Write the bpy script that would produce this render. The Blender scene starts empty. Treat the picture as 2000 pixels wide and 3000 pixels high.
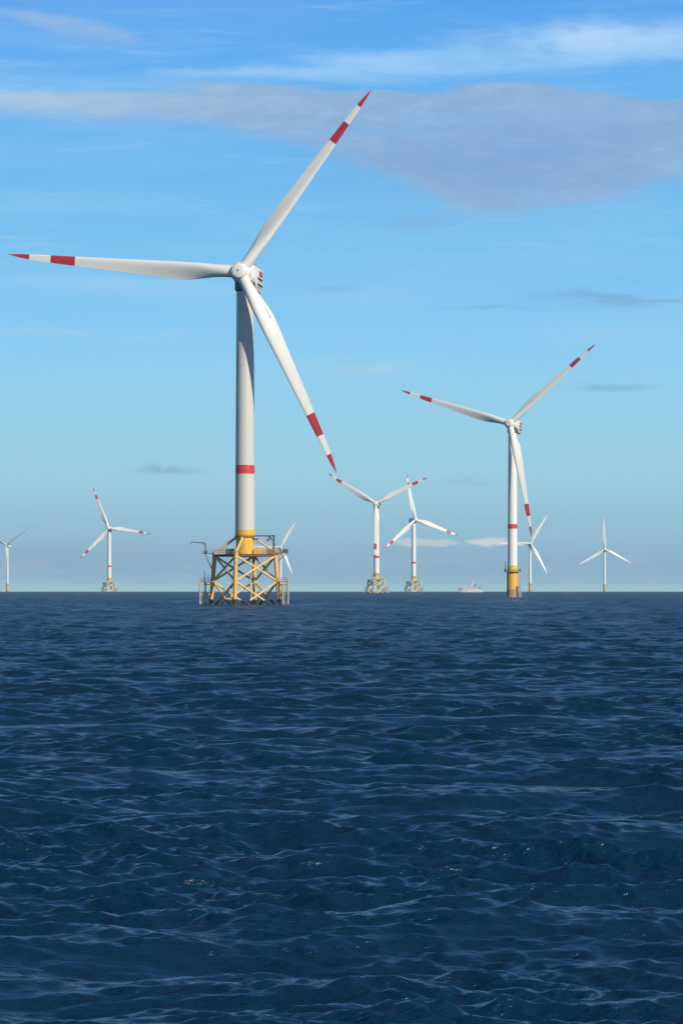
import bpy, math, random
import numpy as np
from mathutils import Vector, Matrix

R = math.radians
S = bpy.context.scene
C = S.collection
random.seed(7)

# ------------------------------------------------------------------ camera
F = 10000.0            # focal length in photo pixels (photo is 2000 x 3000)
CAMZ = 4.9            # eye height on the boat
HY = 1722.0           # photo row of the level direction
RE = 7.4e6            # effective earth radius (curved sea, refraction included)
cd = bpy.data.cameras.new('camera')
cam = bpy.data.objects.new('camera', cd)
C.objects.link(cam)
cam.location = (0, 0, CAMZ)
cam.rotation_euler = (R(90), 0, 0)
cd.sensor_fit = 'HORIZONTAL'
cd.sensor_width = 36
cd.lens = 36 * F / 2000.0
cd.shift_y = (HY - 1500.0) / 2000.0
cd.clip_start = 0.5
cd.clip_end = 40000
S.camera = cam

SUN_AZ = 42.0         # degrees to the right of straight behind the camera
SUN_EL = 28.0
sdir = Vector((math.sin(R(SUN_AZ)) * math.cos(R(SUN_EL)), -math.cos(R(SUN_AZ)) * math.cos(R(SUN_EL)), math.sin(R(SUN_EL))))
sl = bpy.data.lights.new('sun', 'SUN')
sl.energy = 4.3
sl.angle = R(0.5)
sl.color = (1.0, 0.90, 0.74)
so = bpy.data.objects.new('sun', sl)
C.objects.link(so)
so.rotation_euler = sdir.to_track_quat('Z', 'Y').to_euler()
so.location = (50, -50, 80)

S.view_settings.view_transform = 'Standard'
S.view_settings.look = 'None'
S.view_settings.exposure = 0
S.view_settings.gamma = 1


def lin(c):
    return tuple(((v / 255) / 12.92 if v / 255 <= 0.04045 else ((v / 255 + 0.055) / 1.055) ** 2.4) for v in c)


# ------------------------------------------------------------------ world
W = bpy.data.worlds.new('World')
S.world = W
W.use_nodes = True
nt = W.node_tree
nt.nodes.clear()


class E:
    """tiny expression wrapper round Math nodes"""
    def __init__(s, v):
        s.v = v

    def __add__(a, b): return op('ADD', a, b)
    def __radd__(a, b): return op('ADD', b, a)
    def __sub__(a, b): return op('SUBTRACT', a, b)
    def __rsub__(a, b): return op('SUBTRACT', b, a)
    def __mul__(a, b): return op('MULTIPLY', a, b)
    def __rmul__(a, b): return op('MULTIPLY', b, a)
    def __truediv__(a, b): return op('DIVIDE', a, b)
    def __neg__(a): return op('MULTIPLY', a, -1.0)


def op(o, *args, clamp=False):
    n = TREE.nodes.new('ShaderNodeMath')
    n.operation = o
    n.use_clamp = clamp
    for i, a in enumerate(args):
        if isinstance(a, E):
            TREE.links.new(a.v, n.inputs[i])
        else:
            n.inputs[i].default_value = a
    return E(n.outputs[0])


def sstep(x):
    n = TREE.nodes.new('ShaderNodeMapRange')
    n.interpolation_type = 'SMOOTHSTEP'
    TREE.links.new(x.v, n.inputs[0])
    return E(n.outputs[0])


def noise(vec, scale, detail=4, rough=0.55, dist=0.0):
    n = TREE.nodes.new('ShaderNodeTexNoise')
    n.inputs['Scale'].default_value = scale
    n.inputs['Detail'].default_value = detail
    n.inputs['Roughness'].default_value = rough
    n.inputs['Distortion'].default_value = dist
    TREE.links.new(vec, n.inputs['Vector'])
    return E(n.outputs['Fac'])


def comb(x, y, z):
    n = TREE.nodes.new('ShaderNodeCombineXYZ')
    for i, a in enumerate((x, y, z)):
        if isinstance(a, E):
            TREE.links.new(a.v, n.inputs[i])
        else:
            n.inputs[i].default_value = a
    return n.outputs[0]


def mixc(fac, a, b):
    n = TREE.nodes.new('ShaderNodeMix')
    n.data_type = 'RGBA'
    if isinstance(fac, E):
        TREE.links.new(fac.v, n.inputs[0])
    else:
        n.inputs[0].default_value = fac
    for k, c in ((6, a), (7, b)):
        if isinstance(c, tuple):
            n.inputs[k].default_value = (*c, 1)
        else:
            TREE.links.new(c, n.inputs[k])
    return n.outputs[2]


def curve(x, pts, lo, hi):
    """piecewise curve y(x) of photo columns, values lo..hi"""
    n = TREE.nodes.new('ShaderNodeFloatCurve')
    c = n.mapping.curves[0]
    P = [((px + 1000) / 4000, (py - lo) / (hi - lo)) for px, py in pts]
    c.points[0].location = (0, P[0][1])
    c.points[1].location = (1, P[-1][1])
    for p in P:
        c.points.new(*p)
    n.mapping.update()
    f = op('DIVIDE', x + 1000.0, 4000.0, clamp=True)
    TREE.links.new(f.v, n.inputs['Value'])
    return E(n.outputs[0]) * (hi - lo) + lo


TREE = nt
tc = nt.nodes.new('ShaderNodeTexCoord')
nrm = nt.nodes.new('ShaderNodeVectorMath')
nrm.operation = 'NORMALIZE'
nt.links.new(tc.outputs['Generated'], nrm.inputs[0])
sx = nt.nodes.new('ShaderNodeSeparateXYZ')
nt.links.new(nrm.outputs[0], sx.inputs[0])
dx, dy, dz = E(sx.outputs[0]), E(sx.outputs[1]), E(sx.outputs[2])
hyp = op('MAXIMUM', op('SQRT', dx * dx + dy * dy), 0.001)
v = dz / hyp                                        # tan of the elevation
az = op('ARCTAN2', dx, dy)
X = az * F + 1000.0
Y = v * (-F) + HY

sky = nt.nodes.new('ShaderNodeTexSky')
sky.sky_type = 'NISHITA'
sky.sun_disc = False
sky.sun_elevation = R(SUN_EL)
sky.sun_rotation = R(180 - SUN_AZ)
sky.air_density = 1.0
sky.dust_density = 0.6
sky.ozone_density = 2.0
skl = nt.nodes.new('ShaderNodeVectorMath')
skl.operation = 'SCALE'
nt.links.new(sky.outputs[0], skl.inputs[0])
skl.inputs['Scale'].default_value = 0.05

ramp = nt.nodes.new('ShaderNodeValToRGB')
cr = ramp.color_ramp
stops = [(1740, (164, 208, 218)), (1700, (146, 190, 211)), (1640, (140, 190, 218)), (1580, (147, 199, 224)), (1500, (153, 207, 228)), (1380, (158, 214, 234)),
         (1200, (150, 213, 243)), (1000, (136, 207, 247)), (850, (125, 200, 247)), (650, (117, 193, 244)), (450, (107, 186, 244)),
         (250, (98, 177, 244)), (100, (90, 169, 241)), (0, (84, 163, 239)), (-350, (68, 146, 230)), (-900, (36, 100, 188)), (-2000, (18, 62, 134))]
for i, (yy, col) in enumerate(stops):
    p = (HY - yy) / F / 0.4
    p = max(0.0, p)
    e = cr.elements[i] if i < 2 else cr.elements.new(min(p, 1))
    e.position = min(p, 1)
    e.color = (*lin(col), 1)
fac = op('DIVIDE', v, 0.4, clamp=True)
nt.links.new(fac.v, ramp.inputs[0])
hi = sstep((v - 0.30) / 0.6)
col = mixc(hi, ramp.outputs[0], skl.outputs[0])

# streaky clouds, laid out in direction space
cv = comb(X / 520.0, Y / 105.0, 0.0)
cv2 = comb(X / 150.0 + 3.0, Y / 45.0, 4.0)
n1 = noise(cv, 1.0, 5, 0.6, 0.6) - 0.5
n2 = noise(cv2, 1.0, 4, 0.6, 0.3) - 0.5
n3 = noise(comb(X / 60.0, Y / 22.0, 7.0), 1.0, 4, 0.65, 0.4) - 0.5
Yw = Y + n1 * 110.0 + n2 * 34.0 + n3 * 16.0
Xw = X + n1 * 420.0 + n2 * 120.0


def band(top, bot, st, sb, colr, alpha, alpha_pts=None, vary=0.9):
    global col
    t = curve(Xw, top, -200, 1000)
    b = curve(Xw, bot, -200, 1000)
    m = sstep((Yw - t) / st) * sstep((b - Yw) / sb)
    m = m * op('ADD', n2 * vary + n1 * vary + n3 * 0.9, 0.93, clamp=True) * alpha
    if alpha_pts:
        m = m * curve(X, alpha_pts, 0, 1)
    col = mixc(m, col, lin(colr))
    return m


def blob(x0, y0, a, b, colr, alpha):
    global col
    q = (Xw - x0) / a
    p = (Yw - y0) / b
    m = op('EXPONENT', -(q * q + p * p)) * op('ADD', n2 * 2.0 + n1 * 0.8, 0.9, clamp=True) * alpha
    col = mixc(op('MINIMUM', m, 1.0), col, lin(colr))


# faint veils everywhere
veil = sstep(noise(comb(X / 900.0, Y / 110.0, 9.0), 1.0, 5, 0.6, 0.8) * 2.2 - 0.75)
col = mixc(veil * 0.22, col, lin((172, 216, 242)))
wisp = sstep(noise(comb(X / 380.0 + Y / 900.0, Y / 30.0, 12.0), 1.0, 6, 0.68, 0.9) * 3.4 - 1.75) * sstep((Y + 200.0) / 300.0) * sstep((1250.0 - Y) / 700.0)
col = mixc(wisp * 0.32, col, lin((186, 222, 248)))
band([(-200, 190), (400, 200), (600, 175), (1200, 125), (1600, 70), (2000, 50), (2300, 40)],
     [(-200, 275), (400, 275), (700, 262), (1200, 250), (1600, 235), (2000, 205), (2300, 200)],
     110, 60, (146, 202, 250), 0.85)
blob(1780, 120, 330, 46, (184, 220, 250), 0.85)
blob(1150, 190, 260, 30, (160, 208, 250), 0.8)
blob(760, 212, 280, 16, (168, 212, 250), 0.6)
band([(-300, -20), (0, 10), (200, 30), (420, 100), (520, 160)],
     [(-300, 60), (0, 72), (200, 130), (420, 150), (520, 160)], 35, 50, (152, 186, 232), 0.8,
     [(-200, 1), (350, 1), (520, 0), (1000, 0)])
# main mauve-grey cloud
mainm = band([(-200, 270), (200, 262), (430, 245), (700, 240), (1100, 250), (1500, 240), (1750, 262), (2000, 285), (2400, 300)],
     [(-200, 345), (200, 368), (500, 385), (800, 430), (1050, 500), (1250, 590), (1430, 655), (1600, 640), (1800, 600), (2000, 560), (2400, 540)],
     26, 62, (146, 180, 216), 0.95, None, 0.95)
wh = sstep(noise(comb(X / 210.0, Y / 52.0, 5.0), 1.0, 8, 0.72, 0.9) * 4.2 - 1.75)
mb_ = mainm
col = mixc(wh * mb_ * 0.5, col, lin((168, 202, 236)))
dk = sstep(noise(comb(X / 170.0, Y / 60.0, 31.0), 1.0, 8, 0.7, 0.8) * 4.2 - 1.8)
col = mixc(dk * mb_ * sstep((Xw - 500.0) / 500.0) * 0.3, col, lin((122, 162, 210)))
blob(1480, 470, 430, 110, (124, 166, 218), 0.75)
blob(1750, 370, 350, 45, (134, 172, 222), 0.5)
blob(60, 300, 480, 34, (178, 208, 238), 0.75)
blob(520, 300, 300, 30, (160, 186, 220), 0.4)
blob(1230, 655, 130, 22, (135, 172, 218), 0.5)
blob(400, 845, 340, 34, (158, 210, 244), 0.6)
blob(1000, 880, 420, 30, (154, 208, 240), 0.45)
blob(960, 840, 70, 12, (132, 180, 222), 0.5)
blob(1850, 880, 190, 14, (122, 170, 214), 0.75)
blob(1400, 895, 120, 6, (116, 172, 216), 0.5)
blob(1800, 1140, 110, 9, (122, 176, 210), 0.75)
blob(1050, 1070, 150, 22, (172, 214, 236), 0.5)
blob(1930, 980, 260, 30, (158, 208, 240), 0.5)
blob(200, 980, 500, 12, (160, 212, 242), 0.45)
blob(455, 1368, 80, 12, (126, 170, 198), 0.7)
blob(1310, 1400, 60, 12, (130, 172, 200), 0.4)
# far banks near the horizon
nearh = sstep((Y - 1555.0) / 70.0) * sstep((1722.0 - Y) / 40.0)
lowc = sstep(noise(comb(X / 120.0, Y / 24.0, 21.0), 1.0, 5, 0.6, 0.3) * 3.6 - 1.75) * sstep((Y - 1545.0) / 50.0) * sstep((1725.0 - Y) / 30.0)
col = mixc(nearh * op('ADD', n1 * 1.4, 0.5, clamp=True) * 0.7, col, lin((132, 176, 208)))
col = mixc(lowc * 0.6, col, lin((176, 200, 216)))
cu = noise(comb(X / 60.0, Y / 26.0, 2.0), 1.0, 5, 0.6, 0.2) - 0.5


def cumulus(x0, y0, a, b, colr, alpha):
    global col
    q = (X + cu * 60.0 - x0) / a
    p = (Y + cu * 34.0 - y0) / b
    m = sstep(1.25 - (q * q + p * p)) * alpha
    col = mixc(m, col, lin(colr))


cumulus(1430, 1587, 70, 14, (224, 232, 234), 1.0)
cumulus(1240, 1590, 110, 12, (208, 222, 228), 0.85)
cumulus(95, 1655, 75, 12, (160, 184, 204), 0.6)
cumulus(385, 1625, 60, 16, (158, 182, 202), 0.5)
cumulus(800, 1660, 120, 10, (152, 180, 200), 0.35)

bg = nt.nodes.new('ShaderNodeBackground')
nt.links.new(col, bg.inputs[0])
bg.inputs[1].default_value = 1.0
wo = nt.nodes.new('ShaderNodeOutputWorld')
nt.links.new(bg.outputs[0], wo.inputs[0])
W.cycles.sampling_method = 'MANUAL'
W.cycles.sample_map_resolution = 512


# ------------------------------------------------------------------ materials
def mat(name, base, rough=0.45, var=0.08, vscale=0.6, spec=0.5, dirt=None, dirt_amt=0.0, streak=False, metal=0.0):
    global TREE
    m = bpy.data.materials.new(name)
    m.use_nodes = True
    t = m.node_tree
    TREE = t
    b = t.nodes['Principled BSDF']
    b.inputs['Roughness'].default_value = rough
    b.inputs['Specular IOR Level'].default_value = spec
    b.inputs['Metallic'].default_value = metal
    c = t.nodes.new('ShaderNodeTexCoord')
    mp = t.nodes.new('ShaderNodeMapping')
    t.links.new(c.outputs['Object'], mp.inputs[0])
    mp.inputs['Scale'].default_value = (1, 1, 0.12) if streak else (1, 1, 1)
    n = noise(mp.outputs[0], vscale, 5, 0.6)
    dark = tuple(x * (1 - var * 2) for x in base)
    colr = mixc(n, dark, base)
    if dirt:
        k = noise(mp.outputs[0], vscale * 2.3, 6, 0.7)
        colr = mixc(sstep(k * 4.0 - (2.9 - dirt_amt)), colr, dirt)
    t.links.new(colr, b.inputs['Base Color'])
    return m


M = {}
M['white'] = mat('white_paint', (0.86, 0.86, 0.82), 0.38, 0.04, 0.12, dirt=(0.62, 0.62, 0.58), dirt_amt=0.4, streak=True)
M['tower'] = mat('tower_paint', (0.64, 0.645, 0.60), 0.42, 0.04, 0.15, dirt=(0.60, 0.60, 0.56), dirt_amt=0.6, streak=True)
M['red'] = mat('red_paint', (0.50, 0.030, 0.045), 0.42, 0.06, 0.3)
M['bandred'] = mat('band_red_paint', (0.70, 0.045, 0.06), 0.42, 0.06, 0.3)
M['yellow'] = mat('yellow_paint', (0.90, 0.50, 0.055), 0.45, 0.08, 0.35, dirt=(0.50, 0.22, 0.04), dirt_amt=0.5, streak=True)
M['brightyellow'] = mat('bright_yellow_paint', (0.78, 0.62, 0.06), 0.45, 0.06, 0.35)
M['legyellow'] = mat('weathered_yellow_paint', (0.86, 0.50, 0.13), 0.5, 0.10, 0.45, dirt=(0.42, 0.18, 0.05), dirt_amt=0.8)
M['brace'] = mat('pale_yellow_paint', (0.86, 0.60, 0.23), 0.5, 0.08, 0.45, dirt=(0.40, 0.20, 0.07), dirt_amt=0.75)
M['haze_pale'] = mat('haze_faded_yellow_paint', (0.80, 0.66, 0.36), 0.5, 0.1, 0.3, dirt=(0.5, 0.36, 0.18), dirt_amt=0.6)  # yellow of the far jackets, with the fading by haze mixed into the colour
M['growth'] = mat('dark_splash_zone', (0.035, 0.032, 0.028), 0.7, 0.3, 1.5, dirt=(0.08, 0.055, 0.03), dirt_amt=1.0)
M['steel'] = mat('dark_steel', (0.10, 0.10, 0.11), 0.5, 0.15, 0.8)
M['galv'] = mat('galvanised_steel', (0.50, 0.50, 0.46), 0.5, 0.12, 0.8, dirt=(0.35, 0.28, 0.2), dirt_amt=0.7)
M['black'] = mat('black_vent', (0.03, 0.03, 0.04), 0.6, 0.1, 1)
M['rust'] = mat('rusty_brown_steel', (0.35, 0.17, 0.08), 0.65, 0.2, 0.9, dirt=(0.2, 0.09, 0.05), dirt_amt=1.0)
M['concrete'] = mat('stained_concrete', (0.50, 0.42, 0.33), 0.8, 0.2, 0.5, dirt=(0.26, 0.14, 0.09), dirt_amt=1.2, streak=True)
M['glass'] = mat('dark_window', (0.03, 0.04, 0.05), 0.08, 0.05, 1)
M['shipwhite'] = mat('ship_white', (0.88, 0.87, 0.83), 0.4, 0.06, 0.5)
M['shipgrey'] = mat('ship_grey', (0.20, 0.21, 0.22), 0.5, 0.1, 0.5)
M['foam'] = mat('foam', (0.8, 0.84, 0.86), 0.8, 0.1, 1.2)


# ------------------------------------------------------------------ mesh helper
class MB:
    def __init__(s):
        s.v = []; s.f = []; s.m = []; s.s = []

    def add(s, vs, fs, mi=0, smooth=False):
        o = len(s.v)
        s.v += [tuple(p) for p in vs]
        for f in fs:
            s.f.append([o + i for i in f]); s.m.append(mi); s.s.append(smooth)

    def box(s, x0, x1, y0, y1, z0, z1, mi=0, mtx=None):
        P = [Vector(p) for p in ((x0, y0, z0), (x1, y0, z0), (x1, y1, z0), (x0, y1, z0), (x0, y0, z1), (x1, y0, z1), (x1, y1, z1), (x0, y1, z1))]
        if mtx: P = [mtx @ p for p in P]
        s.add(P, [(0, 3, 2, 1), (4, 5, 6, 7), (0, 1, 5, 4), (1, 2, 6, 5), (2, 3, 7, 6), (3, 0, 4, 7)], mi)

    def tube(s, p0, p1, r0, r1=None, seg=16, mi=0, caps=True):
        r1 = r0 if r1 is None else r1
        p0, p1 = Vector(p0), Vector(p1)
        d = (p1 - p0).normalized()
        a = d.orthogonal().normalized()
        b = d.cross(a)
        ring = [(math.cos(2 * math.pi * i / seg), math.sin(2 * math.pi * i / seg)) for i in range(seg)]
        A = [p0 + (a * c + b * q) * r0 for c, q in ring]
        B = [p1 + (a * c + b * q) * r1 for c, q in ring]
        s.add(A + B, [(i, (i + 1) % seg, seg + (i + 1) % seg, seg + i) for i in range(seg)], mi, True)
        if caps:
            s.add(A, [tuple(reversed(range(seg)))], mi)
            s.add(B, [tuple(range(seg))], mi)

    def path(s, pts, r, seg=10, mi=0):
        for a, b in zip(pts[:-1], pts[1:]):
            s.tube(a, b, r, seg=seg, mi=mi)

    def split(s, p0, p1, r, z, seg=16):
        """tube painted above height z (material 0), coated below it (material 1)"""
        p0, p1 = Vector(p0), Vector(p1)
        if p0.z < p1.z: p0, p1 = p1, p0
        if p1.z >= z:
            s.tube(p0, p1, r, seg=seg); return
        if p0.z <= z:
            s.tube(p0, p1, r, seg=seg, mi=1); return
        q = p0.lerp(p1, (p0.z - z) / (p0.z - p1.z))
        s.tube(p0, q, r, seg=seg, mi=0); s.tube(q, p1, r * 1.03, seg=seg, mi=1)

    def lathe(s, prof, seg=48, cx=0, cy=0, mtx=None, mats=None):
        """prof: list of (r, z); smooth within, mats per segment"""
        for k in range(len(prof) - 1):
            (r0, z0), (r1, z1) = prof[k], prof[k + 1]
            vs = []
            for r, z in ((r0, z0), (r1, z1)):
                for i in range(seg):
                    t = 2 * math.pi * i / seg
                    p = Vector((cx + r * math.cos(t), cy + r * math.sin(t), z))
                    vs.append(mtx @ p if mtx else p)
            s.add(vs, [(i, (i + 1) % seg, seg + (i + 1) % seg, seg + i) for i in range(seg)], mats[k] if mats else 0, True)

    def build(s, name, ms, parent=None):
        me = bpy.data.meshes.new(name)
        me.from_pydata(s.v, [], s.f)
        me.polygons.foreach_set('material_index', s.m)
        me.polygons.foreach_set('use_smooth', s.s)
        for m in (ms if isinstance(ms, (list, tuple)) else [ms]):
            me.materials.append(M[m])
        me.update()
        o = bpy.data.objects.new(name, me)
        C.objects.link(o)
        if parent: o.parent = parent
        return o


def smooth_lathe(prof, seg, mtx, name, ms, parent):
    """single welded surface of revolution, prof (r,z) from open end to pole"""
    mb = MB()
    vs = []
    for r, z in prof:
        for i in range(seg):
            t = 2 * math.pi * i / seg
            vs.append(mtx @ Vector((r * math.cos(t), r * math.sin(t), z)))
    fs = []
    for k in range(len(prof) - 1):
        for i in range(seg):
            j = (i + 1) % seg
            fs.append((k * seg + i, k * seg + j, (k + 1) * seg + j, (k + 1) * seg + i))
    mb.add(vs, fs, 0, True)
    return mb, name, ms, parent


def thing(name, label, cat, loc, group=None):
    o = bpy.data.objects.new(name, None)
    o.empty_display_size = 3
    C.objects.link(o)
    o.location = loc
    o['label'] = label
    o['category'] = cat
    if group: o['group'] = group
    return o


def ray(px, py):
    return Vector(((px - 1000) / F, 1.0, (HY - py) / F))


def sea_z(d):
    return -d * d / (2 * RE)


# ------------------------------------------------------------------ blades
def interp(x, pts):
    return float(np.interp(x, [p[0] for p in pts], [p[1] for p in pts]))


CH = [(0, 3.2), (.04, 3.2), (.09, 3.45), (.15, 4.2), (.21, 4.6), (.28, 4.45), (.4, 3.8), (.55, 3.15), (.71, 2.45), (.82, 1.95), (.91, 1.4), (.96, .85), (.99, .28), (1, .08)]
TH = [(0, 1), (.04, 1), (.09, .86), (.15, .56), (.21, .40), (.3, .31), (.5, .235), (.8, .18), (1, .15)]
BL = [(0, 0), (.04, 0), (.2, 1), (1, 1)]
AXI = [(0, .5), (.04, .5), (.2, .34), (1, .3)]
TW = [(0, 14), (.15, 14), (.3, 9), (.5, 5), (.75, 2), (1, -1)]
BANDS = (.7125, .818, .911)


def blade(hub, rr, uu, nn, alpha, L, bend, parent, seg, ns, spoiler=False, fat=1.0, plain=False):
    ROOT = 1.9
    b = rr * math.cos(alpha) + uu * math.sin(alpha)
    t = -rr * math.sin(alpha) + uu * math.cos(alpha)
    span = sorted(set([i / ns for i in range(ns + 1)] + [.02, .06, .985, .995] + [(k * L - ROOT) / (L - ROOT) for k in BANDS]))
    vs, fs, ms = [], [], []
    for s in span:
        c = interp(s, CH) * L / 63.0 * (1 + (fat - 1) * min(1, s * 5)); th = interp(s, TH); w = interp(s, BL); ax = interp(s, AXI); tw = R(interp(s, TW) + 1.5)
        zz = ROOT + s * (L - ROOT)
        for i in range(seg):
            a = 2 * math.pi * i / seg
            xc = 0.5 * (1 + math.cos(a))        # 1 = trailing edge, 0 = leading edge
            sg = 1 if math.sin(a) >= 0 else -1
            yt = 5 * (0.2969 * math.sqrt(xc) - 0.126 * xc - 0.3516 * xc ** 2 + 0.2843 * xc ** 3 - 0.1015 * xc ** 4)
            yaf = sg * yt * th
            if sg > 0:                           # pressure side: flatter, hollow toward the trailing edge
                yaf = yt * th * (0.85 - 0.50 * xc ** 1.5)
            yci = 0.5 * math.sin(a) * th
            y = (1 - w) * yci + w * yaf
            x = (xc - ax) * c
            y *= c
            x2 = x * math.cos(-tw) - y * math.sin(-tw)
            y2 = x * math.sin(-tw) + y * math.cos(-tw)
            y2 += bend * s ** 2.2
            vs.append(hub + t * x2 + nn * y2 + b * zz)
    n = len(span)
    mb = MB()
    for k in range(n - 1):
        f = (ROOT + (span[k] + span[k + 1]) / 2 * (L - ROOT)) / L
        mi = 1 if not plain and (f > BANDS[2] or BANDS[0] < f < BANDS[1]) else 0
        for i in range(seg):
            j = (i + 1) % seg
            fs.append((k * seg + i, (k + 1) * seg + i, (k + 1) * seg + j, k * seg + j)); ms.append(mi)
    mb.v = [tuple(p) for p in vs]; mb.f = [list(f) for f in fs]; mb.m = ms; mb.s = [True] * len(fs)
    mb.f.append([(n - 1) * seg + i for i in range(seg)]); mb.m.append(0 if plain else 1); mb.s.append(False)
    o = mb.build('blade', ['white'] if plain else ['white', 'red'], parent)
    # make sure normals point outwards
    import bmesh
    bm = bmesh.new(); bm.from_mesh(o.data); bmesh.ops.recalc_face_normals(bm, faces=bm.faces); bm.to_mesh(o.data); bm.free()
    # root collar
    cb = MB()
    cb.tube(hub + b * 1.7, hub + b * 2.25, 1.78 * L / 63, seg=seg)
    cb.build('root_collar', 'white', o)
    if spoiler:
        sb = MB()
        pts = []
        for s in (.115, .15, .19, .225):
            c = interp(s, CH); ax = interp(s, AXI); tw = R(interp(s, TW) + 1.5); th = interp(s, TH)
            xx = (0.80 - ax) * c; yy = .13 * th * c + .22
            x2 = xx * math.cos(-tw) - yy * math.sin(-tw); y2 = xx * math.sin(-tw) + yy * math.cos(-tw)
            pts.append(hub + t * x2 + nn * y2 + b * (ROOT + s * (L - ROOT)))
        sb.path(pts, 0.06, 8)
        sb.build('root_spoiler', 'galv', o)


# ------------------------------------------------------------------ turbine upper part
def turbine_top(root, base, hub_px, d, psi, tips, R_tower_top, tower_z0, r_bot, near):
    """root at the sea surface under the tower axis; returns nothing"""
    psi = R(psi); tau = R(5)
    nn = Vector((-math.sin(psi) * math.cos(tau), -math.cos(psi) * math.cos(tau), math.sin(tau)))
    rr = Vector((math.cos(psi), -math.sin(psi), 0))
    uu = nn.cross(rr)
    camp = Vector((0, 0, CAMZ))
    hub_w = camp + ray(*hub_px) * d
    hub = hub_w - base
    seg = 40 if near else 16
    OH = 5.2
    topz = hub.z - 4.5
    # tower, painted band inside the mesh
    tw = MB()
    segs = 64 if near else 24
    zs = [tower_z0, 37.2, 39.7]
    prof = [(tower_z0, 0), (37.2, 1), (39.7, 0), (topz, 0)]
    def rad(z): return r_bot + (R_tower_top - r_bot) * max(0, (z - 30) / (topz - 30)) ** 1.0 if z > 30 else r_bot
    zl = [tower_z0] + [z for z in (30, 37.2, 39.7, 48, 58, 68, 78) if tower_z0 < z < topz] + [topz]
    mats = [1 if 37 < z < 39 and not PLAIN else 0 for z in zl[:-1]]
    tw.lathe([(rad(z), z) for z in zl], segs, mats=mats)
    if near:
        for z in (48, 68):       # bolted flange joints
            tw.lathe([(rad(z) + .0, z - .12), (rad(z) + .035, z - .12), (rad(z) + .035, z + .12), (rad(z), z + .12)], segs)
    if near:
        for z in (26, 31, 44, 53, 58, 63, 73, 78, 83):
            if z < topz - 2: tw.lathe([(rad(z) + .004, z - .05), (rad(z) + .02, z - .03), (rad(z) + .02, z + .03), (rad(z) + .004, z + .05)], segs)
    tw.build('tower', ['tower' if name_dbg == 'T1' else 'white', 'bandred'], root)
    # yaw ring, coloured dark to stand in for the shade under hub and nacelle
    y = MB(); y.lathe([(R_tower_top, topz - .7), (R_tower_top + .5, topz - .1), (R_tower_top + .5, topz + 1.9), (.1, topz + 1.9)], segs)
    y.build('shade_dark_yaw_ring', 'steel', root)
    # nacelle: chamfered box along -nn
    O = hub
    mt = Matrix((rr, nn, uu)).transposed()      # local x right, y forward (upwind), z up
    def L2(x, y_, z): return O + mt @ Vector((x, y_, z))
    nb = MB()
    hw, zt, zb = 3.15, 2.75, -4.3
    secs = [(-2.2, .80, .80, .42), (-3.0, .93, .95, .5), (-5.0, 1, 1, .58), (-8.4, 1, 1, 1), (-12.6, 1, 1, 1), (-13.6, .93, .90, .8)]
    rings = []
    for yy, fx, fz, fb in secs:
        ring = []
        ch = 0.9
        w = hw * fx; a = zt * fz; b = zb * fb
        for px, pz in ((-w + ch, a), (w - ch, a), (w - .25, a - .25), (w, a - ch), (w, b + ch * 1.2), (w - .4, b + .35), (w - ch * 1.4, b), (-w + ch * 1.4, b), (-w + .4, b + .35), (-w, b + ch * 1.2), (-w, a - ch), (-w + .25, a - .25)):
            ring.append(L2(px, yy, pz))
        rings.append(ring)
    nv = 12
    vs = [p for r_ in rings for p in r_]
    fs = []
    for k in range(len(rings) - 1):
        for i in range(nv):
            j = (i + 1) % nv
            fs.append((k * nv + i, k * nv + j, (k + 1) * nv + j, (k + 1) * nv + i))
    fs.append(tuple(range(nv))[::-1]); fs.append(tuple((len(rings) - 1) * nv + i for i in range(nv)))
    nb.add(vs, fs)
    nac = nb.build('nacelle', 'white', root)
    if near:
        for sgn in (1, -1):
            x0 = sgn * (hw + .004); x1 = sgn * (hw + .10)
            xa, xb = min(x0, x1), max(x0, x1)
            m4 = Matrix.Translation(O) @ mt.to_4x4()
            p = MB(); p.box(xa, xb, -12.4, -8.9, .3, 1.85, mtx=m4); p.build('red_panel', 'red', nac)
            for z0, z1 in ((-1.0, -.15), (-2.75, -1.85)):
                p = MB(); p.box(xa, xb, -12.4, -7.4, z0, z1, mtx=m4); p.build('side_vent', 'black', nac)
                q = MB(); q.box(xa - .1 * (sgn < 0), xb + .1 * (sgn > 0), -12.5, -7.3, z0 - .28, z0 - .02, mtx=m4); q.build('vent_sill', 'white', nac)
        p = MB()
        m4 = Matrix.Translation(O) @ mt.to_4x4()
        for xx in (-2.1, 2.1):
            p = MB()
            for yy in np.arange(-12.5, -6.4, 1.5):
                p.tube(L2(xx, yy, zt - .05), L2(xx, yy, zt + 1.1), .05, seg=6)
            p.tube(L2(xx, -12.5, zt + 1.1), L2(xx, -6.5, zt + 1.1), .05, seg=6)
            p.build('roof_railing', 'galv', nac)
        p = MB()
        p.box(-1.6, 1.6, -10.5, -7.6, zt + .003, zt + .75, mtx=m4)
        p.build('roof_cooler', 'white', nac)
        for xx, hh in ((-1.2, 2.4), (1.2, 2.0)):
            p = MB(); p.tube(L2(xx, -12, zt), L2(xx, -12, zt + hh), .05, seg=6); p.build('wind_vane', 'steel', nac)
    # hub: rounded spinner, axis along nn
    q = nn.to_track_quat('Z', 'Y').to_matrix().to_4x4()
    hm = Matrix.Translation(O) @ q
    prof = [(2.3, -2.6), (2.85, -2.0), (2.98, -1.0), (2.95, .1), (2.82, .7), (2.58, 1.12), (2.36, 1.32), (2.24, 1.5), (2.2, 1.9), (2.14, 2.3), (2.0, 2.5), (1.6, 2.62), (1.1, 2.72), (.55, 2.78), (.001, 2.8)]
    mb, *_ = smooth_lathe(prof, seg, hm, '', '', None)
    h = mb.build('hub', 'white', root)
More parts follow.
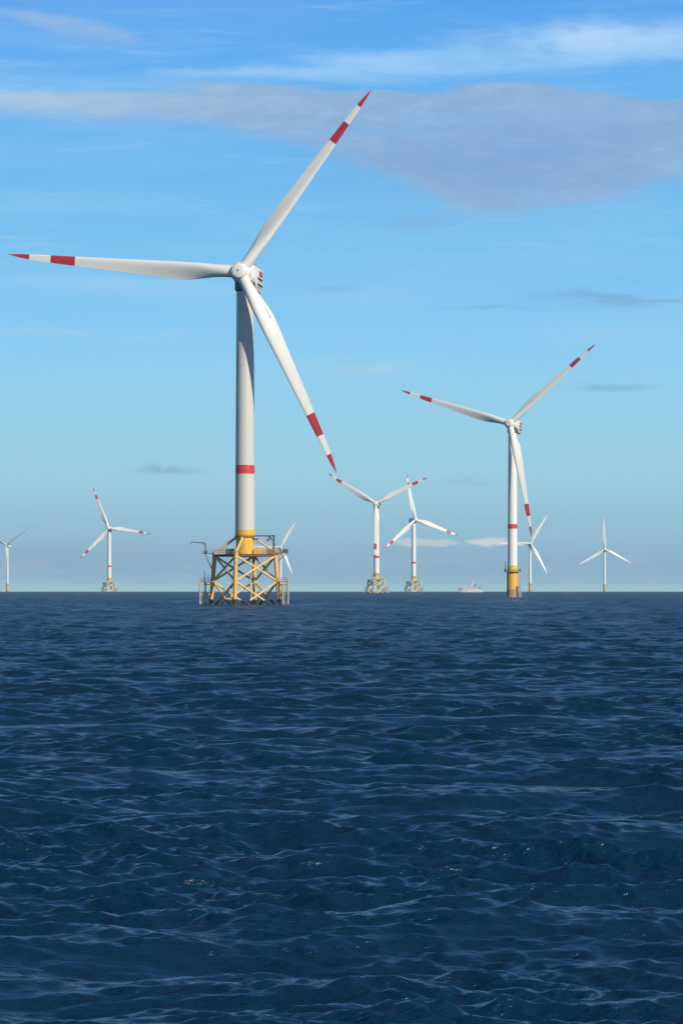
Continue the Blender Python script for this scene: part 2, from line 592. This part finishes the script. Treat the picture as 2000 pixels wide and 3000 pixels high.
    if near:
        c = MB(); c.tube(hm @ Vector((0, 0, 2.7)), hm @ Vector((0, 0, 2.86)), .26, seg=20)
        c.build('nose_hatch', 'steel', h)
        c = MB(); c.lathe([(2.26, 1.50), (2.30, 1.55), (2.28, 1.65), (2.2, 1.68)], seg, mtx=hm)
        c.build('nose_seam', 'galv', h)
        c = MB(); c.lathe([(2.45, -3.1), (2.45, -2.5)], seg, mtx=hm)
        c.build('hub_gap_ring', 'black', h)
    # blades solved from tip directions
    for tip in tips:
        bend = 1.6
        rv = ray(*tip)
        den = rv.dot(nn)
        k = (hub_w + nn * bend - camp).dot(nn) / den
        P = camp + rv * k - (hub_w + nn * bend)
        al = math.atan2(P.dot(uu), P.dot(rr)); L = P.length
        L = min(max(L, 57.0), 70.0)
        print('blade', name_dbg, round(math.degrees(al), 1), round(L, 1))
        blade(hub, rr, uu, nn, al, L, bend, root, 32 if near else 16, 44 if near else 22, near and tip[1] > hub_px[1] + 100, 1.0 if near or name_dbg == 'T9' else 1.45, PLAIN)


def place(hub_px, d, psi):
    camp = Vector((0, 0, CAMZ))
    hw = camp + ray(*hub_px) * d
    p = R(psi)
    ax = hw + Vector((math.sin(p), math.cos(p), 0)) * 5.2     # tower axis lies behind the hub
    return Vector((ax.x, ax.y, sea_z(math.hypot(ax.x, ax.y))))


WASH = []


# ------------------------------------------------------------------ jacket foundation
def jacket(root, near):
    def leg(k, z):
        rd = 8.9 + (14.6 - z) / 14.6 * 1.25
        a = math.atan2(-8.6, -2.3) + k * math.pi / 2
        return Vector((rd * math.cos(a), rd * math.sin(a), z))
    sg = 20 if near else 10
    jf = MB()       # collars where braces meet the legs
    for k in range(4):
        l = MB(); l.split(leg(k, 15.0), leg(k, -4), .6 if near else .8, 1.7 if near else .6, sg)
        lo = l.build('leg', ['legyellow' if near else 'haze_pale', 'growth'], root)
        if near:
            for z in (13.9, 6.8):
                c = MB(); c.tube(leg(k, z + .75), leg(k, z - .75), .68, seg=sg)
                c.build('leg_collar', 'legyellow', lo)
    if near:
        fr_ = np.random.RandomState(5)
        wsh = MB()
        for k in range(4):
            c0_ = leg(k, 0)
            for q in range(16):
                an = fr_.uniform(0, 2 * math.pi); rd_ = .62 + abs(fr_.normal(0, .38))
                px_, py_ = c0_.x + rd_ * math.cos(an), c0_.y + rd_ * math.sin(an)
                hh = fr_.uniform(.10, .26); w_ = fr_.uniform(.2, .5)
                ring_ = [(px_ + w_ * math.cos(j * 1.0472) * fr_.uniform(.6, 1.3), py_ + w_ * .7 * math.sin(j * 1.0472) * fr_.uniform(.6, 1.3), -.15) for j in range(6)]
                wsh.add(ring_ + [(px_, py_, hh)], [(j, (j + 1) % 6, 6) for j in range(6)], 0, True)
        WASH.append((wsh, root.location.copy()))
    zn = [14.0, 6.8, -1.6]
    for k in range(4):
        for b in range(2):
            for s in (0, 1):
                m = MB()
                a0 = leg(k + s, zn[b]); a1 = leg(k + 1 - s, zn[b + 1])
                m.split(a0, a1, .30 if near else .48, 1.4 if near else .4, 12 if near else 6)
                m.build('brace', ['brace' if near else 'haze_pale', 'growth'], root)
    # transition piece
    t = MB(); t.lathe([(2.60, 13.6), (2.60, 19.3)], 48); t.lathe([(.01, 13.6), (2.6, 13.6)], 48)
    t.lathe([(2.60, 19.3), (2.72, 19.9), (2.80, 20.0), (2.80, 21.4), (2.70, 21.4)], 48)
    tp = t.build('transition_piece', 'yellow', root)
    f = MB(); f.lathe([(2.6, 19.3), (3.0, 19.3), (3.0, 19.75), (2.7, 19.75)], 48)
    f.build('flange_ring', 'rust', tp)
    for k in range(4):
        p = leg(k, 14.9); q = Vector((p.x, p.y, 0)).normalized() * 2.5; q.z = 19.3
        s = MB(); s.tube(q, p, .36, seg=14 if near else 6); s.build('strut', 'brace' if near else 'haze_pale', tp)
    # deck
    d = MB()
    cs = []
    for k in range(4):
        p = leg(k, 14.6); cs.append(p * 1.0)
    out = [Vector((c.x * 1.10, c.y * 1.10, 0)) for c in cs]
    for z0, z1 in ((14.30, 14.46),):
        vs = [Vector((c.x, c.y, z0)) for c in out] + [Vector((c.x, c.y, z1)) for c in out]
        d.add(vs, [(3, 2, 1, 0), (4, 5, 6, 7)] + [(i, (i + 1) % 4, 4 + (i + 1) % 4, 4 + i) for i in range(4)])
    dk = d.build('work_deck', 'steel', root)
    for k in range(4):
        b = MB(); a_, b_ = leg(k, 14.0), leg(k + 1, 14.0)
        b.tube(a_, b_, .26, seg=8)
        b.build('deck_beam', 'rust' if k in (0,) else 'steel', dk)
    b = MB()
    for k in range(4):
        p = leg(k, 14.0); q = Vector((p.x, p.y, 0)).normalized() * 2.4; q.z = 14.0
        b.tube(q, p, .22, seg=8)
    b.build('radial_beam', 'steel', dk)
    if not near:
        for sx_, y_ in ((-1, .6), (1, -4.0)):
            o = MB()
            for x in (11.0, 12.4): o.tube((sx_ * x, y_, 7.0), (sx_ * x, y_, -3), .35, seg=8)
            for z in (1.0, 3.8, 6.6): o.tube((sx_ * 9.2, y_ + .5, z), (sx_ * 12.4, y_, z), .25, seg=6)
            o.build('boat_landing', 'galv', root)
    if near:
        for k in range(4):
            r = MB()
            A = Vector((out[k].x, out[k].y, 14.46)); B = Vector((out[(k + 1) % 4].x, out[(k + 1) % 4].y, 14.46))
            for i in range(12):
                p = A.lerp(B, i / 12 + .02); r.tube(p, p + Vector((0, 0, 1.1)), .04, seg=6)
            for h in (.55, 1.1):
                r.tube(A + Vector((0, 0, h)), B + Vector((0, 0, h)), .04, seg=6)
            r.build('railing', 'legyellow', dk)
    return leg


GROUPJ = 'distant wind turbines standing in the sea'

name_dbg = 'T1'; PLAIN = False
# ---- the big turbine in front
H1 = (704, 796); D1 = 962
b1 = place(H1, D1, 13)
t1 = thing('wind_turbine', 'largest and nearest wind turbine, on a yellow lattice foundation with deck and cranes', 'wind turbine', b1)
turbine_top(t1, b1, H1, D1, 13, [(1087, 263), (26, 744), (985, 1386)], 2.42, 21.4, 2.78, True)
leg = jacket(t1, True)

# equipment on the deck
def parts_box(name, m, x0, x1, y0, y1, z0, z1, parent, extra=None):
    o = MB(); o.box(x0, x1, y0, y1, z0, z1)
    if extra: extra(o)
    return o.build(name, m, parent)

def ribs(x0, x1, y, z0, z1, n):
    def f(o):
        for i in range(n):
            x = x0 + (x1 - x0) * (i + .5) / n
            o.box(x - .05, x + .05, y - .08, y - .002, z0 + .1, z1 - .1)
    return f

cab = parts_box('equipment_cabinet', 'steel', -5.4, -2.9, -2.6, -.2, 14.47, 16.0, t1, ribs(-5.4, -2.9, -2.6, 14.47, 16.0, 6))
cab2 = parts_box('equipment_cabinet', 'yellow', 2.9, 5.1, -2.4, -.4, 14.47, 16.1, t1, ribs(2.9, 5.1, -2.4, 14.47, 16.1, 5))
cab3 = parts_box('equipment_cabinet', 'rust', 6.2, 7.6, -2.6, -1.4, 14.47, 15.9, t1, ribs(6.2, 7.6, -2.6, 14.47, 15.9, 3))
# right-hand deck crane
cr_ = MB(); cr_.tube((8.2, -2.4, 14.4), (8.2, -2.4, 17.2), .34, seg=14); c0 = cr_.build('deck_crane', 'rust', t1)
p = MB(); p.tube((8.2, -2.4, 17.2), (8.2, -2.4, 19.9), .26, seg=12); p.box(7.85, 8.5, -2.75, -2.05, 17.0, 17.5); p.build('crane_mast', 'steel', c0)
p = MB(); p.box(2.9, 8.5, -2.58, -2.22, 19.45, 19.8); p.tube((8.2, -2.4, 18.2), (6.6, -2.4, 19.5), .12, seg=8); p.build('crane_boom', 'steel', c0)
p = MB(); p.tube((6.5, -2.4, 19.5), (6.5, -2.4, 18.8), .05, seg=6); p.box(6.2, 6.8, -2.6, -2.2, 18.1, 18.8); p.box(6.95, 7.5, -2.6, -2.2, 18.5, 19.4); p.build('crane_hook_block', 'steel', c0)
# left davit on a cantilever
p = MB(); p.box(-12.5, -8.7, 1.3, 3.2, 14.62, 14.80); p.tube((-11.4, 2.3, 14.6), (-9.6, 2.3, 10.5), .12, seg=8); p.tube((-9.0, 2.3, 14.4), (-9.5, 2.3, 10.4), .14, seg=8)
cl = p.build('side_platform', 'steel', t1)
p = MB()
for x in (-12.45, -11.6, -10.7, -9.8, -8.9):
    p.tube((x, 1.35, 14.8), (x, 1.35, 15.85), .05, seg=6)
p.tube((-12.45, 1.35, 15.85), (-8.9, 1.35, 15.85), .05, seg=6); p.tube((-12.45, 1.35, 15.3), (-8.9, 1.35, 15.3), .04, seg=6)
p.build('railing', 'galv', cl)
p = MB(); p.tube((-11.35, 2.3, 14.8), (-11.35, 2.3, 17.7), .16, seg=10); p.box(-11.9, -10.8, 1.9, 2.7, 14.8, 15.5)
dv = p.build('davit_crane', 'steel', t1)
p = MB(); p.path([(-11.35, 2.3, 17.65), (-14.6, 2.3, 17.95), (-15.4, 2.3, 17.9)], .13); p.tube((-15.3, 2.3, 17.9), (-15.45, 2.3, 17.2), .07, seg=6); p.tube((-11.35, 2.3, 16.8), (-12.6, 2.3, 17.75), .07, seg=6)
p.build('davit_boom', 'steel', dv)
# right balcony
p = MB(); p.box(8.9, 12.2, -3.4, -1.2, 14.62, 14.82); p.tube((11.8, -2.3, 14.6), (9.2, -2.3, 12.4), .12, seg=8)
bl = p.build('side_platform', 'rust', t1)
p = MB()
for x in (9.2, 10.0, 10.8, 11.5, 12.15):
    p.tube((x, -3.35, 14.82), (x, -3.35, 15.9), .05, seg=6)
for z in (15.35, 15.9): p.tube((9.2, -3.35, z), (12.15, -3.35, z), .05, seg=6)
p.box(10.6, 12.1, -3.2, -1.9, 14.83, 15.95)
p.build('railing', 'rust', bl)
# boat landings
def landing(parent, xs, y, ztop, legx, mname, ladder):
    o = MB()
    for x in xs:
        o.split((x, y, ztop), (x, y, -3), .24, 0.25 if mname == 'galv' else 2.0, 12)
    b = o.build('boat_landing', [mname, 'growth'], parent)
    for z in (5.9, 3.1, .6):
        c = MB()
        for x in xs:
            c.tube((x, y, z), (legx, y + 1.2, z), .13, seg=8)
        c.build('landing_stub', 'legyellow', b)
    l = MB()
    xm = sum(xs) / len(xs)
    for dx_ in (-.28, .28): l.tube((xm + dx_, y + .3, ztop + 1), (xm + dx_, y + .3, -1), .05, seg=6)
    for i in range(int((ztop + 1) / .35)): l.tube((xm - .28, y + .3, i * .35), (xm + .28, y + .3, i * .35), .03, seg=5)
    l.build('ladder', 'galv', b)
    q = MB(); q.box(min(xs + [legx]) + .1, max(xs + [legx]) - .1, y + .5, y + 2.0, 6.55, 6.72)
    for x in np.linspace(min(xs + [legx]) + .2, max(xs + [legx]) - .2, 5):
        q.tube((x, y + .55, 6.72), (x, y + .55, 7.8), .045, seg=6)
    for z in (7.25, 7.8): q.tube((min(xs + [legx]) + .2, y + .55, z), (max(xs + [legx]) - .2, y + .55, z), .045, seg=6)
    q.build('rest_platform', 'rust', b)
    return b
landing(t1, [10.75, 12.25], -4.2, 7.4, 9.4, 'galv', True)
lb = landing(t1, [-12.8, -11.2], .6, 6.6, -9.6, 'galv', True)
p = MB(); p.tube((-11.5, 1.4, 6.7), (-11.5, 1.4, 9.6), .09, seg=6); p.tube((-10.5, 1.4, 6.7), (-10.5, 1.4, 8.6), .07, seg=6); p.build('navigation_light_post', 'steel', lb)
# cable tubes inside the lattice
for k, (ax_, ay_) in enumerate(((2.1, -3.4), (3.6, -2.8), (-4.6, 1.5))):
    p = MB(); p.split((ax_ * .6, ay_ * .6, 13.6), (ax_, ay_, -3), .16, 1.5, 10); p.build('cable_tube', ['brace', 'growth'], t1)


# ------------------------------------------------------------------ gravity base foundation
def gravity(root, near):
    sg = 48 if near else 20
    c = MB(); c.lathe([(4.6, -4), (3.3, .2), (3.22, 4.2)], sg)
    c.build('concrete_base', 'concrete', root)
    c = MB(); c.lathe([(3.16, 4.0), (3.16, 13.7)], sg); fb = c.build('foundation_tube', 'yellow', root)
    if near:
        c = MB(); c.box(1.75, 2.35, -2.9, -2.2, .3, 6.0); c.build('door_recess', 'rust', fb)
    c = MB(); c.lathe([(.1, 13.7), (4.55, 13.7), (4.55, 14.05), (.1, 14.05)], sg); pl = c.build('work_platform', 'rust', root)
    c = MB()
    n = 28 if near else 12
    for i in range(n):
        a = 2 * math.pi * i / n
        c.tube((4.48 * math.cos(a), 4.48 * math.sin(a), 14.05), (4.48 * math.cos(a), 4.48 * math.sin(a), 15.3), .06, seg=6)
        a2 = 2 * math.pi * (i + 1) / n
        for z in (14.65, 15.3):
            c.tube((4.48 * math.cos(a), 4.48 * math.sin(a), z), (4.48 * math.cos(a2), 4.48 * math.sin(a2), z), .06, seg=6)
    c.build('railing', 'steel', pl)
    c = MB(); c.lathe([(2.80, 14.05), (2.80, 17.4), (2.6, 17.4)] if near else [(2.95, 14.05), (2.95, 17.4), (2.7, 17.4)], sg); c.build('transition_piece', 'brightyellow', root)
    if near:
        c = MB(); c.tube((-3.9, -.8, 14.05), (-3.9, -.8, 19.2), .22, seg=10); cc = c.build('davit_crane', 'steel', root)
        c = MB(); c.path([(-3.9, -.8, 19.1), (-5.6, -.8, 19.9), (-6.8, -.8, 20.1)], .15); c.tube((-6.7, -.8, 20.1), (-6.7, -.8, 19.3), .07, seg=6); c.build('davit_boom', 'galv', cc)
        c = MB(); c.box(4.3, 7.5, -1.0, .9, 14.2, 14.4); c.tube((7.2, -.9, 14.4), (7.2, -.9, 15.4), .05, seg=6); c.tube((7.2, .8, 14.4), (7.2, .8, 15.4), .05, seg=6)
        c.tube((4.6, -.95, 15.4), (7.4, -.95, 15.4), .05, seg=6)
        c.build('laydown_platform', 'galv', pl)
        c = MB()
        for x, y_ in ((3.5, -3.0), (4.5, -2.1)):
            c.tube((x, y_, -2), (x, y_, 6.6), .26, seg=10)
            c.tube((x, y_, 5.5), (x * .6, y_ * .6, 5.5), .14, seg=8); c.tube((x, y_, 1.6), (x * .6, y_ * .6, 1.6), .14, seg=8)
        b = c.build('boat_landing', 'galv', root)
        c = MB()
        for q in (-.2, .2): c.tube((3.9 + q, -2.5 + q, -1), (3.9 + q, -2.5 + q, 13.8), .05, seg=6)
        for i in range(38): c.tube((3.7, -2.7, i * .36), (4.1, -2.3, i * .36), .03, seg=5)
        c.build('ladder', 'galv', b)


def far_turbine(key, label, hub, d, psi, tips, kind, near=False):
    global name_dbg, PLAIN
    PLAIN = kind == 'tube' and not near
    name_dbg = key
    b = place(hub, d, psi)
    t = thing('wind_turbine', label, 'wind turbine', b, None if near else GROUPJ)
    if kind == 'jacket':
        turbine_top(t, b, hub, d, psi, tips, 2.65, 21.4, 3.05, near); jacket(t, False)
    else:
        turbine_top(t, b, hub, d, psi, tips, 2.3 if near else (1.9 if name_dbg == 'T9' else 2.5), 17.4, 2.62 if near else (2.3 if name_dbg == 'T9' else 2.9), near); gravity(t, near)
    return t


far_turbine('T2', 'second largest wind turbine, on a round yellow foundation tube with stained concrete foot', (1493, 1240), 1850, 19,
            [(1744.5, 1007), (1173, 1142), (1556.6, 1573)], 'tube', True)
far_turbine('T3', 'small wind turbine alone left of the largest turbine, one blade pointing right', (318, 1547), 5050, 8,
            [(272.8, 1427), (442, 1565), (233, 1637)], 'jacket')
far_turbine('T4', 'small wind turbine with Y shaped rotor, one blade hanging straight down over its tower', (1100, 1475), 3610, 10,
            [(960.5, 1386), (1252, 1399), (1096, 1640)], 'jacket')
far_turbine('T5', 'small wind turbine right beside the Y shaped one, one blade up, dark nacelle side', (1217, 1522), 4400, -27,
            [(1191.8, 1388), (1343, 1571), (1124, 1608)], 'jacket')
far_turbine('T6', 'faint wind turbine mostly hidden behind the right leg of the yellow lattice foundation', (822, 1603), 7300, -6,
            [(867, 1527), (856, 1683), (736, 1600)], 'tube')
far_turbine('T7', 'faint wind turbine whose blade points left behind the tower of the second largest turbine', (1554, 1592), 6750, -10,
            [(1603.5, 1508), (1602, 1681), (1457, 1591)], 'tube')
far_turbine('T8', 'rightmost faint small wind turbine standing alone with one blade straight up', (1771.5, 1609), 7600, -5,
            [(1768.4, 1515), (1849, 1651), (1695, 1654)], 'tube')
far_turbine('T9', 'dim wind turbine cut off by the left edge of the picture, rotor turned aside', (17, 1596), 6950, 34,
            [(-58, 1549), (82, 1552), (14, 1684)], 'tube')


# ------------------------------------------------------------------ ship
def ship(px, d):
    w = Vector(((px - 1000) / F * d, d, 0)); w.z = sea_z(d)
    t = thing('motor_ship', 'small white ship with stepped decks and a mast on the horizon', 'ship', w)
    m = MB()
    # hull stations, bow on the left (-x)
    st = [(-18.8, .15, 5.6, 5.2), (-16.5, 1.6, 5.2, 1.0), (-12, 3.2, 4.4, 0), (-5, 3.9, 3.4, -.3), (6, 3.9, 3.0, -.3), (14, 3.7, 3.0, -.2), (17.2, 3.3, 3.0, .3)]
    vs, fs = [], []
    for x, hw, zt, zb in st:
        vs += [(x, -hw, zt), (x + (1 if zb < 5 else 0), -hw * .75, max(zb, -.5)), (x + (1 if zb < 5 else 0), hw * .75, max(zb, -.5)), (x, hw, zt)]
    n = len(st)
    for k in range(n - 1):
        a, b = k * 4, k * 4 + 4
        fs += [(a, a + 1, b + 1, b), (a + 1, a + 2, b + 2, b + 1), (a + 2, a + 3, b + 3, b + 2), (a + 3, a, b, b + 3)]
    fs += [(0, 3, 2, 1), ((n - 1) * 4, (n - 1) * 4 + 1, (n - 1) * 4 + 2, (n - 1) * 4 + 3)]
    m.add(vs, fs)
    hull = m.build('hull', 'shipwhite', t)
    r = MB()
    for x, z in ((-18.3, 5.6), (-16.5, 5.2), (-14.5, 4.9), (-12.3, 4.5)):
        for sgn in (-1, 1):
            r.tube((x, sgn * (18.9 + x) * .45, z), (x, sgn * (18.9 + x) * .45, z + 1.2), .08, seg=5)
    for sgn in (-1, 1):
        r.path([(-18.3, sgn * .27, 6.8), (-16.5, sgn * 1.08, 6.4), (-14.5, sgn * 1.98, 6.1), (-12.3, sgn * 2.97, 5.7)], .09, 6)
    r.box(-17.2, -13.4, -.9, .9, 4.7, 6.0)
    r.build('bow_rail', 'shipgrey', hull)
    def house(nm, x0, x1, hw, z0, z1, slope, parent):
        h = MB()
        P = [(x0, -hw, z0), (x1, -hw, z0), (x1, hw, z0), (x0, hw, z0), (x0 + slope, -hw * .92, z1), (x1, -hw * .92, z1), (x1, hw * .92, z1), (x0 + slope, hw * .92, z1)]
        h.add(P, [(0, 3, 2, 1), (4, 5, 6, 7), (0, 1, 5, 4), (1, 2, 6, 5), (2, 3, 7, 6), (3, 0, 4, 7)])
        return h.build(nm, 'shipwhite', parent)
    d1 = house('lower_deckhouse', -10.5, 13.6, 3.3, 3.0, 5.6, 1.2, t)
    wn = MB()
    for i in range(9):
        wn.box(-7.5 + i * 2.3, -6.1 + i * 2.3, -3.36, -3.05, 4.1, 5.0)
    wn.build('window_row', 'glass', d1)
    d2 = house('upper_deckhouse', -7.0, 9.4, 2.7, 5.8, 8.2, .9, t)
    wn = MB(); wn.box(-5.6, 8.4, -2.78, -2.55, 6.7, 7.5); wn.build('window_row', 'glass', d2)
    d3 = house('wheelhouse', -6.2, 1.2, 2.4, 8.4, 10.7, .5, t)
    wn = MB(); wn.box(-5.2, .6, -2.42, -2.24, 9.2, 10.1); wn.build('window_row', 'glass', d3)
    f = MB(); f.box(5.2, 7.8, -1.2, 1.2, 8.4, 11.2); f.build('funnel', 'shipgrey', t)
    f = MB(); f.box(-8.2, 15.6, -3.7, 3.7, 5.62, 5.80); f.build('boat_deck', 'shipwhite', t)
    f = MB(); f.box(-7.6, 10.6, -3.1, 3.1, 8.22, 8.40); f.build('bridge_deck', 'shipwhite', t)
    f = MB(); f.box(10.2, 14.4, -2.9, -1.3, 5.9, 7.3); f.build('tender_boat', 'shipgrey', t)
    f = MB(); f.tube((15.2, -1.5, 3.0), (15.2, -1.5, 8.0), .25, seg=8); f.tube((15.2, -1.5, 7.9), (17.6, -1.5, 9.6), .2, seg=8); f.build('stern_crane', 'shipgrey', t)
    q = MB(); q.tube((2.0, 0, 8.4), (2.8, 0, 17.2), .42, .16, 8); q.box(1.4, 4.8, -.3, .3, 12.8, 13.0); q.box(2.0, 4.4, -.2, .2, 14.4, 14.6); q.tube((1.4, 0, 12.9), (1.4, 0, 14.0), .4, seg=8)
    q.build('mast', 'shipwhite', t)
    return t


ship(1378, 5000)

for wsh, loc_ in WASH:
    wo_ = wsh.build('foam', 'foam'); wo_.location = loc_; wo_['kind'] = 'stuff'

# ------------------------------------------------------------------ sea
rng = np.random.RandomState(11)


def build_sea():
    rows = [0.0]
    r = 3.0
    dr = []
    while r < 11000:
        rows.append(r)
        if r < 12: k = 1.08
        elif r < 28: k = 1.01
        elif r < 1500: k = 1.0017
        elif r < 4000: k = 1.0022
        else: k = 1.0032
        r *= k
    rows = np.array(rows)
    fine = np.linspace(R(-7.8), R(7.8), 600)
    st = fine[1] - fine[0]
    side = []
    a = fine[-1]; s_ = st
    while a < math.pi - .02:
        s_ = min(s_ * 1.12, R(6)); a += s_; side.append(min(a, math.pi))
    side = np.array(side)
    side[-1] = math.pi
    cols = np.concatenate([-side[::-1], fine, side])
    cols[0] = -math.pi
    nr, nc = len(rows), len(cols)
    rr_, aa = np.meshgrid(rows, cols, indexing='ij')
    x = (rr_ * np.sin(aa)).astype(np.float64); y = (rr_ * np.cos(aa)).astype(np.float64)
    z = -(rr_ ** 2) / (2 * RE)
    # spectrum: wave components travelling mostly toward the camera, some from the right
    grp = [(0.20, 0.8, 140, 0.052, 42), (0.8, 2.6, 110, 0.036, 34), (2.6, 11.0, 60, 0.012, 26)]
    lam, th, slope = [], [], []
    for lo, hi_, cnt, ms_, sp in grp:
        lam.append(np.exp(rng.uniform(math.log(lo), math.log(hi_), cnt)))
        t_ = R(-97) + rng.normal(0, 1, cnt) * R(sp)
        w_ = rng.rand(cnt) < .15
        t_[w_] = rng.uniform(-math.pi, math.pi, w_.sum())
        th.append(t_)
        slope.append(math.sqrt(ms_ / cnt * 2) * (0.7 + .6 * rng.rand(cnt)))
    lam = np.concatenate(lam); th = np.concatenate(th); slope = np.concatenate(slope)
    N = len(lam)
    kk = 2 * math.pi / lam
    amp = slope / kk
    ph = rng.uniform(0, 2 * math.pi, N)
    drr = np.gradient(rows)
    dcc = np.gradient(cols)
    # groups: slow modulation so that calmer and rougher patches alternate
    dx_ = np.zeros_like(x); dy_ = np.zeros_like(x); dz_ = np.zeros_like(x)
    cs = np.maximum(1, 0)
    # gusts: slow modulation so that calm and ruffled patches alternate
    gust = np.zeros(x.shape, dtype=np.float32)
    for q in range(14):
        L_ = math.exp(rng.uniform(math.log(7), math.log(60))); t_ = rng.uniform(0, math.pi)
        gust += np.cos((x * math.cos(t_) * 0.8 + y * math.sin(t_)) * (2 * math.pi / L_) + rng.uniform(0, 6.28)).astype(np.float32)
    gust = np.clip(1.0 + gust / math.sqrt(7) * 0.30, 0.4, 1.8)
    for i in range(N):
        kx, ky = math.cos(th[i]) * kk[i], math.sin(th[i]) * kk[i]
        # usable rows: spacing less than a third of the wavelength
        fr = np.clip((lam[i] / (drr * 1.8)) - 1.0, 0, 1)
        fr = fr * np.clip(lam[i] / np.maximum(rows * st * 2.2, 1e-6) - 1.0, 0, 1)
        idx = np.nonzero(fr > 0)[0]
        if len(idx) == 0: continue
        r0, r1 = idx[0], idx[-1] + 1
        side_f = np.clip(lam[i] / (np.maximum(rows[r0:r1, None] * dcc[None, :], 1e-6) * 2.2) - 1.0, 0, 1) * fr[r0:r1, None]
        a_ = (x[r0:r1] * kx + y[r0:r1] * ky + ph[i]).astype(np.float32)
        sn, cs_ = np.sin(a_), np.cos(a_)
        if lam[i] < 3.2:
            side_f = side_f * gust[r0:r1]
        dz_[r0:r1] += amp[i] * cs_ * side_f
        g = 0.40 * amp[i]
        dx_[r0:r1] -= g * math.cos(th[i]) * sn * side_f
        dy_[r0:r1] -= g * math.sin(th[i]) * sn * side_f
    x += dx_; y += dy_; z += dz_
    co = np.stack([x, y, z], -1).reshape(-1, 3)
    i0 = (np.arange(nr - 1)[:, None] * nc + np.arange(nc - 1)[None, :]).ravel()
    quads = np.stack([i0, i0 + 1, i0 + nc + 1, i0 + nc], -1)[:, ::-1]
    me = bpy.data.meshes.new('sea')
    me.vertices.add(len(co)); me.vertices.foreach_set('co', co.astype(np.float32).ravel())
    nq = len(quads)
    me.loops.add(nq * 4); me.loops.foreach_set('vertex_index', quads.astype(np.int32).ravel())
    me.polygons.add(nq)
    me.polygons.foreach_set('loop_start', np.arange(0, nq * 4, 4, dtype=np.int32))
    me.polygons.foreach_set('use_smooth', np.ones(nq, dtype=bool))
    me.update(calc_edges=True)
    o = bpy.data.objects.new('sea', me)
    C.objects.link(o)
    o['kind'] = 'structure'
    print('sea verts', len(co), 'Hs', 4 * np.std(dz_[(rows > 20) & (rows < 60)]))
    return o


sea = build_sea()
wm = bpy.data.materials.new('sea_water')
wm.use_nodes = True
TREE = wm.node_tree
b = TREE.nodes['Principled BSDF']
b.inputs['IOR'].default_value = 1.333
geo = TREE.nodes.new('ShaderNodeNewGeometry')
mp = TREE.nodes.new('ShaderNodeMapping'); TREE.links.new(geo.outputs['Position'], mp.inputs[0]); mp.inputs['Scale'].default_value = (.6, 1, 1)
nA = noise(mp.outputs[0], 4.5, 5, 0.65, 0.3)
nB = noise(mp.outputs[0], 1.1, 5, 0.65, 0.4)
nD = noise(mp.outputs[0], 0.32, 5, 0.62, 0.6)
nC = noise(mp.outputs[0], 0.05, 3, 0.6)
# unresolved wave slopes far out act as roughness
ln_ = TREE.nodes.new('ShaderNodeVectorMath'); ln_.operation = 'LENGTH'; TREE.links.new(geo.outputs['Position'], ln_.inputs[0])
dist = E(ln_.outputs['Value'])
rgh = op('DIVIDE', dist - 60.0, 1500.0, clamp=True) * 0.12 + 0.24

bump1 = TREE.nodes.new('ShaderNodeBump'); bump1.inputs['Strength'].default_value = 1.0; bump1.inputs['Distance'].default_value = 0.045
TREE.links.new(nA.v, bump1.inputs['Height'])
bump2 = TREE.nodes.new('ShaderNodeBump'); bump2.inputs['Strength'].default_value = 1.0; bump2.inputs['Distance'].default_value = 0.24
TREE.links.new(nB.v, bump2.inputs['Height']); TREE.links.new(bump1.outputs[0], bump2.inputs['Normal'])
bump3 = TREE.nodes.new('ShaderNodeBump'); bump3.inputs['Strength'].default_value = 1.0; bump3.inputs['Distance'].default_value = 0.9
TREE.links.new(nD.v, bump3.inputs['Height']); TREE.links.new(bump2.outputs[0], bump3.inputs['Normal'])
mp2 = TREE.nodes.new('ShaderNodeMapping'); TREE.links.new(geo.outputs['Position'], mp2.inputs[0]); mp2.inputs['Scale'].default_value = (1, .22, 1)
nG = noise(mp2.outputs[0], 0.16, 5, 0.7, 0.4)      # wind-ruffled patches
nH = noise(mp2.outputs[0], 0.025, 4, 0.65, 0.3)
bump4 = TREE.nodes.new('ShaderNodeBump'); bump4.inputs['Strength'].default_value = 1.0; bump4.inputs['Distance'].default_value = 1.6
TREE.links.new(nG.v, bump4.inputs['Height']); TREE.links.new(bump3.outputs[0], bump4.inputs['Normal'])
TREE.links.new(bump4.outputs[0], b.inputs['Normal'])
far = op('DIVIDE', dist - 90.0, 500.0, clamp=True)
for bn, q0, q1 in ((bump2, .25, .42), (bump3, .35, 1.1), (bump4, .0, 2.2)):
    TREE.links.new((far * (q1 - q0) + q0).v, bn.inputs['Distance'])
patch = (nG - 0.5) * 1.1 + (nH - 0.5) * 0.9
rgh2 = op('MINIMUM', op('MAXIMUM', rgh + patch * op('DIVIDE', dist, 900.0, clamp=True) * 0.45, 0.12), 0.7)
TREE.links.new(rgh2.v, b.inputs['Roughness'])
wc = mixc(op('ADD', nC * 0.5 + patch * far * 0.7, 0.25, clamp=True), (0.0006, 0.017, 0.040), (0.0012, 0.034, 0.084))
TREE.links.new(wc, b.inputs['Base Color'])
sea.data.materials.append(wm)

# ------------------------------------------------------------------ haze
hz = MB(); hz.box(-11300, 11300, -11300, 11300, -20, 210)
M['haze'] = bpy.data.materials.new('haze_air')
M['haze'].use_nodes = True
ht = M['haze'].node_tree
ht.nodes.clear()
pv = ht.nodes.new('ShaderNodeVolumePrincipled')
pv.inputs['Color'].default_value = (0.70, 0.89, 1.0, 1)
pv.inputs['Density'].default_value = 0.000042
pv.inputs['Anisotropy'].default_value = 0.0
ho = ht.nodes.new('ShaderNodeOutputMaterial')
ht.links.new(pv.outputs[0], ho.inputs['Volume'])
hzo = hz.build('haze', 'haze')
hzo['kind'] = 'stuff'
